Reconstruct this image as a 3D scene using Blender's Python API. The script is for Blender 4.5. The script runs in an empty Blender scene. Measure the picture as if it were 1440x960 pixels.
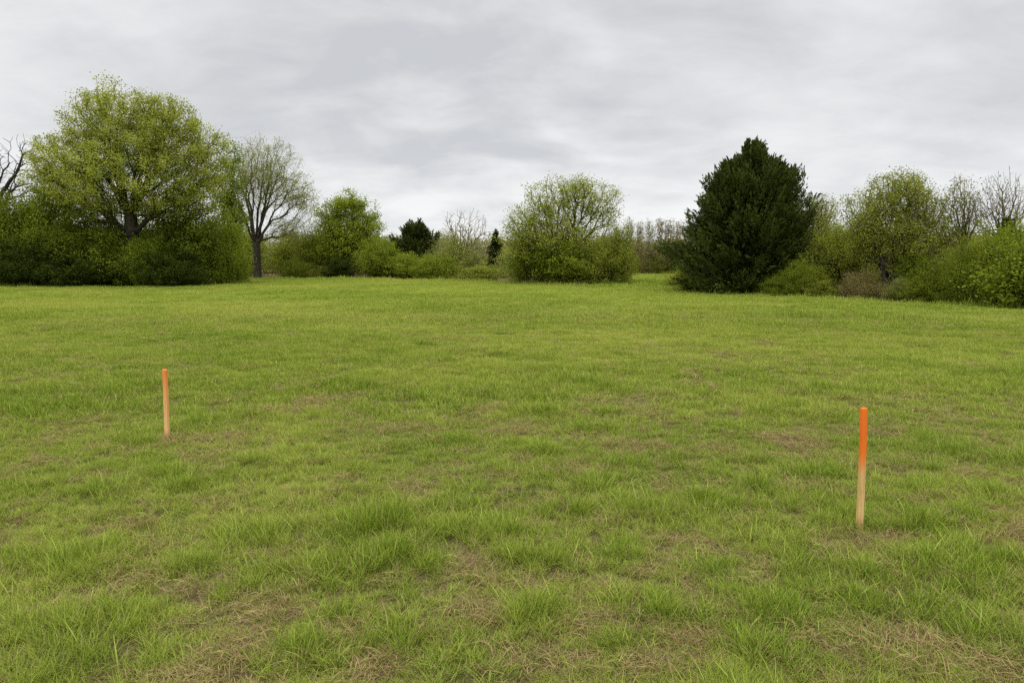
import bpy, math, random
import numpy as np

rng = np.random.default_rng(7)
random.seed(7)
S = bpy.context.scene
COL = S.collection
PI = math.pi

# ------------------------------------------------------------------ camera
F = 1040.0                       # focal length in photo pixels (1440 wide)
PITCH = math.atan(112.0 / F)
CAM_H = 1.6
cam_d = bpy.data.cameras.new("camera")
cam_d.sensor_width = 36.0
cam_d.lens = 36.0 * F / 1440.0
cam_d.clip_start = 0.05
cam_d.clip_end = 6000
cam = bpy.data.objects.new("camera", cam_d)
COL.objects.link(cam)
cam.location = (0, 0, CAM_H)
cam.rotation_euler = (PI / 2 - PITCH, 0, 0)
S.camera = cam


def ray(px, py):
    u = (px - 720.0) / F
    v = (480.0 - py) / F
    return (u, math.cos(PITCH) + v * math.sin(PITCH), -math.sin(PITCH) + v * math.cos(PITCH))


def gp(px, py):
    """Photo pixel -> ground point."""
    r = ray(px, py)
    t = CAM_H / -r[2]
    return r[0] * t, r[1] * t


def at_depth(px, py, d):
    """Photo pixel -> world point at world depth y = d."""
    r = ray(px, py)
    t = d / r[1]
    return r[0] * t, d, CAM_H + r[2] * t


def to_px(x, y, z=0.0):
    cp, sp = math.cos(PITCH), math.sin(PITCH)
    dz = z - CAM_H
    depth = np.maximum(y * cp - dz * sp, 1e-3)
    up = y * sp + dz * cp
    return 720 + F * x / depth, 480 - F * up / depth


# ------------------------------------------------------------------ noise
def _hash(ix, iy, seed):
    h = (ix.astype(np.int64) * 374761393 + iy.astype(np.int64) * 668265263 + seed * 974634777) & 0xFFFFFFFF
    h = ((h ^ (h >> 13)) * 1274126177) & 0xFFFFFFFF
    h = h ^ (h >> 16)
    return (h & 0xFFFFFF) / float(0xFFFFFF)


def vnoise(x, y, seed=0):
    ix = np.floor(x); iy = np.floor(y)
    fx = x - ix; fy = y - iy
    fx = fx * fx * (3 - 2 * fx); fy = fy * fy * (3 - 2 * fy)
    a = _hash(ix, iy, seed); b = _hash(ix + 1, iy, seed)
    c = _hash(ix, iy + 1, seed); d = _hash(ix + 1, iy + 1, seed)
    return (a * (1 - fx) + b * fx) * (1 - fy) + (c * (1 - fx) + d * fx) * fy


def fbm(x, y, seed=0, octv=4):
    s = 0; a = 0.5; t = 0
    for i in range(octv):
        c, sn = math.cos(i * 1.1 + .4), math.sin(i * 1.1 + .4)
        s = s + a * vnoise((x * c - y * sn) * 2 ** i, (x * sn + y * c) * 2 ** i, seed + i * 17)
        t += a; a *= 0.5
    return s / t


def sstep(a, b, x):
    t = np.clip((x - a) / (b - a), 0, 1)
    return t * t * (3 - 2 * t)


# ------------------------------------------------------------------ the field
EDGE_PX = [-1200, -300, 0, 200, 330, 380, 480, 640, 800, 870, 960, 1100, 1180, 1300, 1440, 1600, 2200]
EDGE_PY = [408, 406, 404, 402, 398, 393.5, 393.5, 397, 404, 406, 411, 417, 421, 426, 433, 441, 462]


def inside_field(x, y):
    px, py = to_px(x, y)
    e = np.interp(px, EDGE_PX, EDGE_PY)
    m = (py > e) & (y > 0)
    return m | (y <= 0), px, py, e


# (px, py, radius m, strength): bare / straw patches seen in the photo
DRY = [(1208, 756, .16, 1), (235, 627, .12, .9), (420, 712, .26, 1), (650, 805, .34, 1), (520, 935, .22, 1), (330, 925, .33, 1), (375, 850, .22, .9),
       (610, 830, .18, .7), (830, 668, .30, .8), (795, 705, .25, 1), (770, 745, .25, .8), (590, 692, .22, .8),
       (895, 735, .22, .7), (1230, 762, .36, .9), (1190, 790, .25, .6), (980, 770, .25, .8), (860, 880, .25, .9),
       (950, 890, .25, .9), (1120, 900, .22, .7), (930, 940, .30, .7), (1060, 790, .2, .6), (280, 618, .22, .8),
       (660, 578, .35, .7), (450, 572, .55, .8), (565, 605, .35, .6), (1000, 630, .35, .8), (900, 632, .3, .7),
       (75, 532, .35, .7), (170, 745, .25, .7), (240, 785, .25, .6), (485, 700, .15, .8), (1140, 650, .25, .5),
       (690, 865, .2, .8), (1420, 880, .2, .9), (1000, 905, .2, .7), (350, 860, .18, .8), (730, 612, .22, .6),
       (1310, 700, .2, .6), (190, 905, .2, .5), (1370, 760, .2, .5), (640, 660, .35, .5), (490, 890, .25, .7),
       (1240, 905, .2, .6), (760, 940, .25, .5), (395, 575, .3, .6), (1030, 500, .7, .5), (550, 460, 1.2, .4)]
DRYW = [(gp(a, b)[0], gp(a, b)[1], r, s) for a, b, r, s in DRY]
# (px, py of the base, radius m, extra height m)
TUFT = [(757, 868, .13, .10), (575, 905, .14, .09), (805, 722, .10, .10), (870, 778, .14, .07), (905, 858, .16, .07),
        (990, 712, .22, .06), (885, 715, .15, .05), (530, 745, .22, .09), (500, 800, .22, .08), (545, 790, .16, .08),
        (95, 790, .22, .06), (130, 880, .2, .08), (90, 930, .2, .06), (655, 715, .14, .05), (1290, 735, .16, .06),
        (1080, 860, .14, .06), (1075, 920, .14, .06), (1380, 890, .2, .05), (430, 925, .16, .08), (350, 760, .2, .05),
        (260, 800, .15, .04), (1210, 850, .2, .05), (1330, 800, .22, .04), (880, 905, .1, .05), (640, 930, .14, .04),
        (690, 740, .14, .04), (480, 870, .12, .06), (1000, 800, .14, .03), (30, 690, .3, .04), (330, 830, .14, .05),
        (1140, 800, .16, .04), (1290, 860, .18, .04), (620, 720, .12, .05), (1400, 790, .2, .04), (985, 870, .1, .05),
        (100, 575, .5, .05), (220, 545, .5, .04), (490, 545, .5, .04)]
TW = [(gp(a, b)[0], gp(a, b)[1], r, h) for a, b, r, h in TUFT]
for _ in range(620):                                   # the smaller clumps between the ones one can name
    yy = 1.4 + 16 * rng.random() ** 1.2
    xx = (rng.random() * 2 - 1) * (0.8 * yy + 1.5)
    TW.append((xx, yy, .06 + .12 * rng.random(), .075 * rng.random() ** 1.2))
TWA = np.array(TW)
DWA = np.array(DRYW)


def tufts(x, y):
    """extra height and the fan-out direction from the nearest clump"""
    x = np.atleast_1d(x); y = np.atleast_1d(y)
    out = np.zeros(len(x)); lx = np.zeros(len(x)); ly = np.zeros(len(x))
    near = np.where(y < 20)[0]
    for k in range(0, len(near), 20000):
        i = near[k:k + 20000]
        dx = x[i, None] - TWA[None, :, 0]; dy = y[i, None] - TWA[None, :, 1]
        w = np.exp(-(dx * dx + dy * dy) / (TWA[:, 2] ** 2)[None]) * TWA[None, :, 3]
        out[i] = w.max(1)
        lx[i] = (w * dx / TWA[None, :, 2]).sum(1) * 10
        ly[i] = (w * dy / TWA[None, :, 2]).sum(1) * 10
    return out, lx, ly


def dryness(x, y):
    x = np.atleast_1d(x).astype(float); y = np.atleast_1d(y).astype(float)
    n = fbm(x * 1.6, y * 1.6, 5, 4)
    fade = 1 - sstep(5.5, 13, y)
    thr = 0.715 - 0.085 * fade
    d = sstep(thr, thr + 0.15, n) * (0.15 + 0.60 * fade)
    ex = np.zeros(len(x))
    near = np.where((y < 25) & (y > 0))[0]
    for k in range(0, len(near), 20000):
        i = near[k:k + 20000]
        wx = x[i] + .12 * (fbm(x[i] * 5, y[i] * 5, 91, 3) - .5) * 2
        wy = y[i] + .12 * (fbm(x[i] * 5, y[i] * 5, 92, 3) - .5) * 2
        dx = wx[:, None] - DWA[None, :, 0]; dy = wy[:, None] - DWA[None, :, 1]
        w = np.exp(-((dx * dx + dy * dy * 1.3) / ((DWA[:, 2] * .72) ** 2)[None]) ** 1.2) * DWA[None, :, 3]
        ex[i] = w.max(1) * (.35 + .9 * fbm(x[i] * 7, y[i] * 7, 93, 3))
    d = np.maximum(d, ex)
    t, _, _ = tufts(x, y)
    return np.clip(d - t * 16, 0, 1)


def ground_z(x, y):
    r = np.sqrt(x * x + y * y)
    z = 0.05 * (fbm(x * .5, y * .5, 1, 3) - .5) + 0.03 * (fbm(x * 2.5, y * 2.5, 2, 3) - .5)
    z = z + 0.35 * (fbm(x * .045, y * .045, 3, 3) - .5) * sstep(9, 40, r)
    return z


# ------------------------------------------------------------------ mesh helper
def mesh_np(name, V, Fc, mats=(), attrs=None, fmat=None, smooth=False):
    V = np.asarray(V, np.float32); Fc = np.asarray(Fc, np.int32)
    me = bpy.data.meshes.new(name)
    k = Fc.shape[1]; nf = len(Fc)
    me.vertices.add(len(V)); me.vertices.foreach_set("co", V.ravel())
    me.loops.add(nf * k); me.loops.foreach_set("vertex_index", Fc.ravel())
    me.polygons.add(nf)
    me.polygons.foreach_set("loop_start", np.arange(0, nf * k, k, dtype=np.int32))
    me.polygons.foreach_set("loop_total", np.full(nf, k, np.int32))
    if smooth:
        me.polygons.foreach_set("use_smooth", np.ones(nf, bool))
    for m in mats:
        me.materials.append(m)
    if fmat is not None:
        me.polygons.foreach_set("material_index", np.asarray(fmat, np.int32))
    me.update(calc_edges=True)
    for n, a in (attrs or {}).items():
        at = me.attributes.new(n, 'FLOAT', 'POINT')
        at.data.foreach_set("value", np.asarray(a, np.float32))
    return me


def link(name, me, parent=None, loc=None):
    o = bpy.data.objects.new(name, me)
    COL.objects.link(o)
    if parent:
        o.parent = parent
    if loc is not None:
        o.location = loc
    return o


def tag(o, label=None, cat=None, group=None, kind=None):
    if label: o["label"] = label
    if cat: o["category"] = cat
    if group: o["group"] = group
    if kind: o["kind"] = kind
    return o


# ------------------------------------------------------------------ materials
def new_mat(name):
    m = bpy.data.materials.new(name); m.use_nodes = True
    nt = m.node_tree; nt.nodes.clear()
    return m, nt, nt.nodes, nt.links


def N(ns, t, **kw):
    n = ns.new(t)
    for k, v in kw.items():
        if k.startswith("i_"):
            n.inputs[int(k[2:]) if k[2:].isdigit() else k[2:]].default_value = v
        else:
            setattr(n, k, v)
    return n


def mixc(ns, ln, fac, a, b, bt='MIX'):
    n = ns.new('ShaderNodeMix'); n.data_type = 'RGBA'; n.blend_type = bt
    for s, v in ((0, fac), (6, a), (7, b)):
        if hasattr(v, 'is_linked') or isinstance(v, bpy.types.NodeSocket):
            ln.new(v, n.inputs[s])
        elif s == 0:
            n.inputs[0].default_value = v
        else:
            n.inputs[s].default_value = (*v, 1)
    return n.outputs[2]


def maprange(ns, ln, v, a, b, c=0.0, d=1.0, smooth=True):
    n = ns.new('ShaderNodeMapRange')
    if smooth: n.interpolation_type = 'SMOOTHSTEP'
    ln.new(v, n.inputs[0])
    for i, q in enumerate((a, b, c, d)):
        n.inputs[i + 1].default_value = q
    return n.outputs[0]


def leafy(ns, ln, col, rough=.5, spec=.25, trans=.35, name=None):
    p = N(ns, 'ShaderNodeBsdfPrincipled', i_Roughness=rough)
    p.inputs['Specular IOR Level'].default_value = spec
    t = ns.new('ShaderNodeBsdfTranslucent')
    ln.new(col, p.inputs['Base Color'])
    tc = mixc(ns, ln, .5, col, (1.0, 1.0, .35), 'MULTIPLY')
    ln.new(tc, t.inputs['Color'])
    mx = ns.new('ShaderNodeMixShader'); mx.inputs[0].default_value = trans
    ln.new(p.outputs[0], mx.inputs[1]); ln.new(t.outputs[0], mx.inputs[2])
    o = ns.new('ShaderNodeOutputMaterial'); ln.new(mx.outputs[0], o.inputs[0])


def mat_leaf(name, lo, hi, trans=.35, odd=None):
    m, nt, ns, ln = new_mat(name)
    a = N(ns, 'ShaderNodeAttribute', attribute_name='tint')
    c = mixc(ns, ln, a.outputs['Fac'], lo, hi)
    if odd:
        b = N(ns, 'ShaderNodeAttribute', attribute_name='odd')
        c = mixc(ns, ln, b.outputs['Fac'], c, odd)
    oi = ns.new('ShaderNodeObjectInfo')
    v = maprange(ns, ln, oi.outputs['Random'], 0, 1, .85, 1.15, False)
    hs = ns.new('ShaderNodeHueSaturation'); ln.new(v, hs.inputs['Value']); ln.new(c, hs.inputs['Color'])
    leafy(ns, ln, hs.outputs[0], .75, .04, trans)
    return m


def mat_bark(name, c1, c2, green=None):
    m, nt, ns, ln = new_mat(name)
    tc = ns.new('ShaderNodeTexCoord')
    mp = ns.new('ShaderNodeMapping'); mp.inputs['Scale'].default_value = (6, 6, 1.2)
    ln.new(tc.outputs['Object'], mp.inputs[0])
    nz = N(ns, 'ShaderNodeTexNoise'); nz.inputs['Scale'].default_value = 2.5; nz.inputs['Detail'].default_value = 6
    ln.new(mp.outputs[0], nz.inputs[0])
    f = maprange(ns, ln, nz.outputs[0], .35, .65)
    c = mixc(ns, ln, f, c1, c2)
    p = N(ns, 'ShaderNodeBsdfPrincipled', i_Roughness=.9); p.inputs['Specular IOR Level'].default_value = .1
    ln.new(c, p.inputs['Base Color'])
    bp = ns.new('ShaderNodeBump'); bp.inputs['Strength'].default_value = .6; bp.inputs['Distance'].default_value = .03
    ln.new(nz.outputs[0], bp.inputs['Height']); ln.new(bp.outputs[0], p.inputs['Normal'])
    o = ns.new('ShaderNodeOutputMaterial'); ln.new(p.outputs[0], o.inputs[0])
    return m


def mat_grass(name):
    """blade colour: attributes on the blade (rnd, dead, along) and on the clump (tint, yel)"""
    m, nt, ns, ln = new_mat(name)
    A = lambda n, t='GEOMETRY': N(ns, 'ShaderNodeAttribute', attribute_name=n, attribute_type=t).outputs['Fac']
    rnd, dead, along = A('rnd'), A('dead'), A('along')
    tint, yel = A('tint', 'INSTANCER'), A('yel', 'INSTANCER')
    g = mixc(ns, ln, maprange(ns, ln, rnd, .05, .95), GR_DARK, GR_MID)
    g = mixc(ns, ln, maprange(ns, ln, rnd, .80, 1.0, 0, .6), g, (.50, .56, .16))
    g = mixc(ns, ln, maprange(ns, ln, tint, 0, 1, 0, .8, False), g, GR_LITE)
    g = mixc(ns, ln, maprange(ns, ln, yel, 0, 1, 0, .9, False), g, GR_YEL)
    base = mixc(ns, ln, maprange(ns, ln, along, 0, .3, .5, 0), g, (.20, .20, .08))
    straw = mixc(ns, ln, rnd, (.17, .115, .050), (.46, .36, .17))
    c = mixc(ns, ln, dead, base, straw)
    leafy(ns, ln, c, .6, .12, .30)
    return m


GR_DARK = (.082, .152, .010)
GR_MID = (.285, .390, .036)
GR_LITE = (.420, .480, .090)
GR_YEL = (.440, .455, .100)

M_GRASS = mat_grass("grass_blades")


def mat_ground():
    m, nt, ns, ln = new_mat("field_soil")
    A = lambda n: N(ns, 'ShaderNodeAttribute', attribute_name=n).outputs['Fac']
    geo = ns.new('ShaderNodeNewGeometry')
    n1 = N(ns, 'ShaderNodeTexNoise'); n1.inputs['Scale'].default_value = 70; n1.inputs['Detail'].default_value = 8
    n1.inputs['Roughness'].default_value = .7
    ln.new(geo.outputs['Position'], n1.inputs[0])
    n2 = N(ns, 'ShaderNodeTexNoise'); n2.inputs['Scale'].default_value = 3.1; n2.inputs['Detail'].default_value = 5
    ln.new(geo.outputs['Position'], n2.inputs[0])
    soil = mixc(ns, ln, maprange(ns, ln, n1.outputs[0], .35, .68), (.055, .040, .024), (.30, .215, .125))
    moss = mixc(ns, ln, maprange(ns, ln, n1.outputs[0], .3, .7), (.035, .034, .014), (.19, .17, .065))
    near = mixc(ns, ln, A('dry'), moss, soil)
    lawn = mixc(ns, ln, maprange(ns, ln, n2.outputs[0], .3, .7), (.165, .228, .030), (.265, .315, .052))
    c = mixc(ns, ln, A('far'), near, lawn)
    lit = mixc(ns, ln, maprange(ns, ln, n1.outputs[0], .35, .7), (.055, .040, .026), (.21, .145, .095))
    c = mixc(ns, ln, A('litter'), c, lit)
    p = N(ns, 'ShaderNodeBsdfPrincipled', i_Roughness=.95); p.inputs['Specular IOR Level'].default_value = .05
    ln.new(c, p.inputs['Base Color'])
    bp = ns.new('ShaderNodeBump'); bp.inputs['Strength'].default_value = .8; bp.inputs['Distance'].default_value = .02
    ln.new(n1.outputs[0], bp.inputs['Height']); ln.new(bp.outputs[0], p.inputs['Normal'])
    o = ns.new('ShaderNodeOutputMaterial'); ln.new(p.outputs[0], o.inputs[0])
    return m


# ------------------------------------------------------------------ ground sheet
n = 620
s = np.linspace(-1, 1, n)
gx = 2.7 * np.sinh(7.0 * s)
gy = 3.5 + 2.7 * np.sinh(7.0 * s)
X, Y = np.meshgrid(gx, gy)
X = X.ravel(); Y = Y.ravel()
Z = ground_z(X, Y)
ii = np.arange(n * n).reshape(n, n)
FC = np.stack([ii[:-1, :-1], ii[:-1, 1:], ii[1:, 1:], ii[1:, :-1]], -1).reshape(-1, 4)
ins, gpx, gpy, ge = inside_field(X, Y)
back = (gpx > 850) & (gpx < 1000) & (Y < 95) & (Y > 0)          # the second field seen through the gap
lit = np.where(ins | back, 0.0, 1.0)
lit = np.where(np.sqrt(X * X + Y * Y) > 200, 0, lit)
lit = np.maximum(lit, sstep(1.2, 0, gpy - ge) * (Y > 0) * sstep(1180, 1230, gpx) * .8 * (~back))
R_ = np.sqrt(X * X + Y * Y)
ground = link("ground", mesh_np("ground", np.stack([X, Y, Z], 1), FC, [mat_ground()],
              {"dry": dryness(X, Y), "far": sstep(14, 40, R_), "litter": lit}, smooth=True))
tag(ground, "green open field of rough spring grass", "ground", kind="structure")


# ------------------------------------------------------------------ grass prototypes
def blades(name, nb, rad, h, w, seg, dead_p, flat=0.0, fan=.5, spread_pow=.5):
    r = rad * rng.random(nb) ** spread_pow
    a = rng.random(nb) * 2 * PI
    bx, by = r * np.cos(a), r * np.sin(a)
    dead = (rng.random(nb) < dead_p).astype(float)
    az = np.where(rng.random(nb) < .6, a + rng.normal(0, .7, nb), rng.random(nb) * 2 * PI)
    hh = h * (.45 + .75 * rng.random(nb))
    lean = fan * (r / rad) * .5 + rng.random(nb) * .35
    bend = .15 + .75 * rng.random(nb) ** 2
    if flat:
        az = rng.random(nb) * 2 * PI
        lean = 1.2 + rng.random(nb) * 1.6; bend = .1 + rng.random(nb) * .9
    lean = np.where(dead > 0, lean + .5 + rng.random(nb) * .8, lean)
    kink = rng.normal(0, .35, nb)
    ww = w * (.6 + .8 * rng.random(nb))
    tw = rng.normal(0, .6, nb)
    V = []; AL = []
    for k in range(seg + 1):
        t = k / seg
        L = np.sqrt(1 + lean ** 2)
        rr = hh * (lean / L * t + bend * t * t * .6)
        zz = hh * (t / L - bend * t * t * .38)
        if flat:
            zz = np.maximum(zz, 0) * .5 + .006 + .012 * np.sin(t * 3 + kink * 5) ** 2 * (h / .1)
        side = hh * kink * t * t * .5
        cx = bx + rr * np.cos(az) - side * np.sin(az)
        cy = by + rr * np.sin(az) + side * np.cos(az)
        half = ww * .5 * (1 - t ** 2.2 * .92) * (.75 + .25 * min(1, t * 4))
        sx, sy = -np.sin(az + tw), np.cos(az + tw)
        V.append(np.stack([cx + sx * half, cy + sy * half, zz], 1))
        V.append(np.stack([cx - sx * half, cy - sy * half, zz + half * .3], 1))
        AL += [np.full(nb, t)] * 2
    VV = np.stack(V, 1)                                # nb, 2(seg+1), 3
    AA = np.stack(AL, 1)
    nv = 2 * (seg + 1)
    base = (np.arange(nb) * nv)[:, None, None]
    q = np.array([[2 * k, 2 * k + 1, 2 * k + 3, 2 * k + 2] for k in range(seg)])[None]
    fc = (base + q).reshape(-1, 4)
    rn = np.repeat(rng.random(nb), nv); de = np.repeat(dead, nv)
    if flat: de = np.repeat((rng.random(nb) < .78).astype(float), nv)
    me = mesh_np(name, VV.reshape(-1, 3), fc, [M_GRASS], {"rnd": rn, "dead": de, "along": AA.ravel()}, smooth=True)
    return me


def proto_collection(name, meshes):
    c = bpy.data.collections.new(name)                 # never linked to the scene: only the sources the field draws on
    for i, me in enumerate(meshes):
        o = bpy.data.objects.new("grass_clump_%s_%02d" % (name, i), me)
        c.objects.link(o)
    return c


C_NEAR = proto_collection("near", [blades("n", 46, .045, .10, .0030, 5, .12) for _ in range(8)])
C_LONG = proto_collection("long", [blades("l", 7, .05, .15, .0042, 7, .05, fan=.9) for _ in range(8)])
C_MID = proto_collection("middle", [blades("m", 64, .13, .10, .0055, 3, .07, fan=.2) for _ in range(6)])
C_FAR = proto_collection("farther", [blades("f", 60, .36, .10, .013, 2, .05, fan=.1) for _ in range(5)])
C_DRY = proto_collection("straw", [blades("s", 46, .075, .085, .0022, 5, 1, flat=1) for _ in range(6)])
C_DRYM = proto_collection("strawmid", [blades("t", 50, .15, .12, .0042, 4, 1, flat=1) for _ in range(4)])


def scatter(name, P, rot, scl, idx, tint, yel, coll, label, cat):
    me = bpy.data.meshes.new(name)
    me.vertices.add(len(P)); me.vertices.foreach_set("co", np.asarray(P, np.float32).ravel())
    for nm, arr in (("rot", rot), ("scl", scl)):
        at = me.attributes.new(nm, 'FLOAT_VECTOR', 'POINT'); at.data.foreach_set("vector", np.asarray(arr, np.float32).ravel())
    at = me.attributes.new("idx", 'INT', 'POINT'); at.data.foreach_set("value", np.asarray(idx, np.int32))
    for nm, arr in (("tint", tint), ("yel", yel)):
        at = me.attributes.new(nm, 'FLOAT', 'POINT'); at.data.foreach_set("value", np.asarray(arr, np.float32))
    me.materials.append(M_GRASS)
    o = link(name, me)
    g = bpy.data.node_groups.new(name + "_nodes", 'GeometryNodeTree')
    g.interface.new_socket("Geometry", in_out='INPUT', socket_type='NodeSocketGeometry')
    g.interface.new_socket("Geometry", in_out='OUTPUT', socket_type='NodeSocketGeometry')
    ns, ln = g.nodes, g.links
    gi = ns.new('NodeGroupInput'); go = ns.new('NodeGroupOutput')
    ci = ns.new('GeometryNodeCollectionInfo'); ci.inputs[0].default_value = coll
    ci.inputs['Separate Children'].default_value = True; ci.inputs['Reset Children'].default_value = True
    ip = ns.new('GeometryNodeInstanceOnPoints'); ip.inputs['Pick Instance'].default_value = True

    def att(nm, t):
        a = ns.new('GeometryNodeInputNamedAttribute'); a.data_type = t; a.inputs['Name'].default_value = nm
        return [q for q in a.outputs if q.enabled][0]
    mp = ns.new('GeometryNodeMeshToPoints')
    ln.new(gi.outputs[0], mp.inputs['Mesh'])
    ln.new(mp.outputs[0], ip.inputs['Points'])
    ln.new(ci.outputs[0], ip.inputs['Instance'])
    ln.new(att("idx", 'INT'), ip.inputs['Instance Index'])
    er = ns.new('FunctionNodeEulerToRotation'); ln.new(att("rot", 'FLOAT_VECTOR'), er.inputs[0])
    ln.new(er.outputs[0], ip.inputs['Rotation'])
    ln.new(att("scl", 'FLOAT_VECTOR'), ip.inputs['Scale'])
    ln.new(ip.outputs[0], go.inputs[0])
    md = o.modifiers.new("scatter", 'NODES'); md.node_group = g
    tag(o, label, cat, kind="stuff")
    return o


def wedge_points(y0, y1, dens, soft=0.0, marg=1.1):
    k = .80
    area = 2 * (k * (y1 ** 2 - y0 ** 2) / 2 + marg * (y1 - y0))
    cnt = int(area * dens)
    yy = rng.random(cnt * 3) * (y1 - y0) + y0
    w = (k * yy + marg); keep = rng.random(cnt * 3) < w / (k * y1 + marg)
    yy = yy[keep][:cnt]
    xx = (rng.random(len(yy)) * 2 - 1) * (k * yy + marg)
    if soft:
        e = y1 - soft * rng.random(len(yy)); b = y0 + (soft * .8 if y0 > 3 else 0) * rng.random(len(yy))
        m = (yy < e) & (yy > b); xx, yy = xx[m], yy[m]
    return xx, yy


def tone(x, y):
    tint = 1.0 * (fbm(x * .9, y * .9, 11, 4) - .5) + .5 * (fbm(x * 6, y * 6, 14, 2) - .5) + .9 * (fbm(x * .2, y * .2, 12, 3) - .5) + .42
    r = y
    yel = sstep(.50, .72, fbm(x * .11, y * .26, 21, 4)) * sstep(7, 20, r) * .75
    yel = np.maximum(yel * .85, sstep(.56, .72, fbm(x * .8, y * .8, 23, 3)) * .30)
    yel = yel + .12 * sstep(16, 45, r)
    return np.clip(tint, 0, 1), np.clip(yel, 0, 1)


def lay(name, y0, y1, dens, soft, coll, npro, hbase, lab, xyk, zpow=1.0, patchy=True, ftilt=.22):
    x, y = wedge_points(y0, y1, dens, soft)
    ins, px, py, e = inside_field(x, y)
    bk = (px > 850) & (px < 1000)
    m = ins | (bk & (y < 100))
    x, y, px, py, e = x[m], y[m], px[m], py[m], e[m]
    d = dryness(x, y)
    keep = rng.random(len(x)) > d * .84
    x, y, d, px, py, e = x[keep], y[keep], d[keep], px[keep], py[keep], e[keep]
    t, lx, ly = tufts(x, y)
    H = hbase * (.30 + 1.25 * fbm(x * 1.1, y * 1.1, 31, 4)) * (.66 + .68 * fbm(x * 5.5, y * 5.5, 37, 2)) * (.65 + .6 * fbm(x * .3, y * .3, 32, 3))
    H = H * (1 - .5 * d) + t * 1.1
    rough = ((py < e + 1.2) & (y > 25)) * 1.0                 # longer uncut grass along the edge and in the gap
    H = H * (1 + 2.5 * rough * rng.random(len(x)) ** 2)
    sz = H / .10 * (.8 + .4 * rng.random(len(x)))
    sxy = xyk * np.maximum(sz, .35) ** .45
    nn = len(x)
    f = ftilt * np.clip(t / .05, 0, 1)
    ax = np.clip(-ly * f, -.7, .7) + rng.normal(0, .10, nn); ay = np.clip(lx * f, -.7, .7) + rng.normal(0, .10, nn)
    rot = np.stack([ax, ay, rng.random(nn) * 2 * PI], 1)
    # tilt must act after the spin: an XYZ euler spins about z last, so turn the tilt into the spun frame
    cz, sn = np.cos(rot[:, 2]), np.sin(rot[:, 2])
    rot[:, 0], rot[:, 1] = ax * cz + ay * sn, -ax * sn + ay * cz
    tint, yel = tone(x, y)
    gap = sstep(43, 47, y) * (1 - sstep(50, 56, y)) * (px > 850) * (px < 1000)
    tint = np.clip(tint * (1 - np.clip(t * 9, 0, .55)) + rng.normal(0, .08, nn) - .6 * gap, 0, 1)
    yel = np.clip(yel + rng.normal(0, .06, nn) + d * .35 - t * 6 - gap, 0, 1)
    return scatter(name, np.stack([x, y, ground_z(x, y) - .004], 1), rot, np.stack([sxy, sxy, sz], 1),
                   rng.integers(0, npro, nn), tint, yel, coll, lab, "grass")


Y_A, Y_B, Y_C = 8.5, 21.0, 100.0
lay("near_grass", 1.5, Y_A, 400, 2.0, C_NEAR, 8, .066, "fine green grass in the foreground, clumped between the straw patches", 1.0)
lay("near_blades", 1.5, Y_A, 75, 2.0, C_LONG, 8, .075, "longer single arching blades standing out of the foreground grass", 1.0)
lay("middle_grass", Y_A - 2, Y_B, 125, 4.0, C_MID, 6, .085, "smooth green grass in the middle of the field around the left stake", 1.0)
lay("distant_grass", Y_B - 4, Y_C, 15, 0, C_FAR, 5, .10, "yellow green grass in the far part of the field up to the trees", 1.0)


def straw(name, y0, y1, dens, coll, npro, lab):
    x, y = wedge_points(y0, y1, dens, .8)
    d = dryness(x, y)
    keep = rng.random(len(x)) < .10 + .78 * d
    x, y, d = x[keep], y[keep], d[keep]
    nn = len(x)
    rot = np.stack([rng.normal(0, .12, nn), rng.normal(0, .12, nn), rng.random(nn) * 2 * PI], 1)
    sc = .7 + .6 * rng.random(nn)
    return scatter(name, np.stack([x, y, ground_z(x, y) + .002], 1), rot, np.stack([sc, sc, sc * (1 + 1.2 * rng.random(nn))], 1),
                   rng.integers(0, npro, nn), np.zeros(nn), np.zeros(nn), coll, lab, "dry grass")


straw("near_straw", 1.5, 8.0, 300, C_DRY, 6, "matted tan straw lying in the bare foreground patches")
straw("distant_straw", 7.0, 22.0, 60, C_DRYM, 4, "pale dead straw in thin patches farther out in the field")


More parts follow.
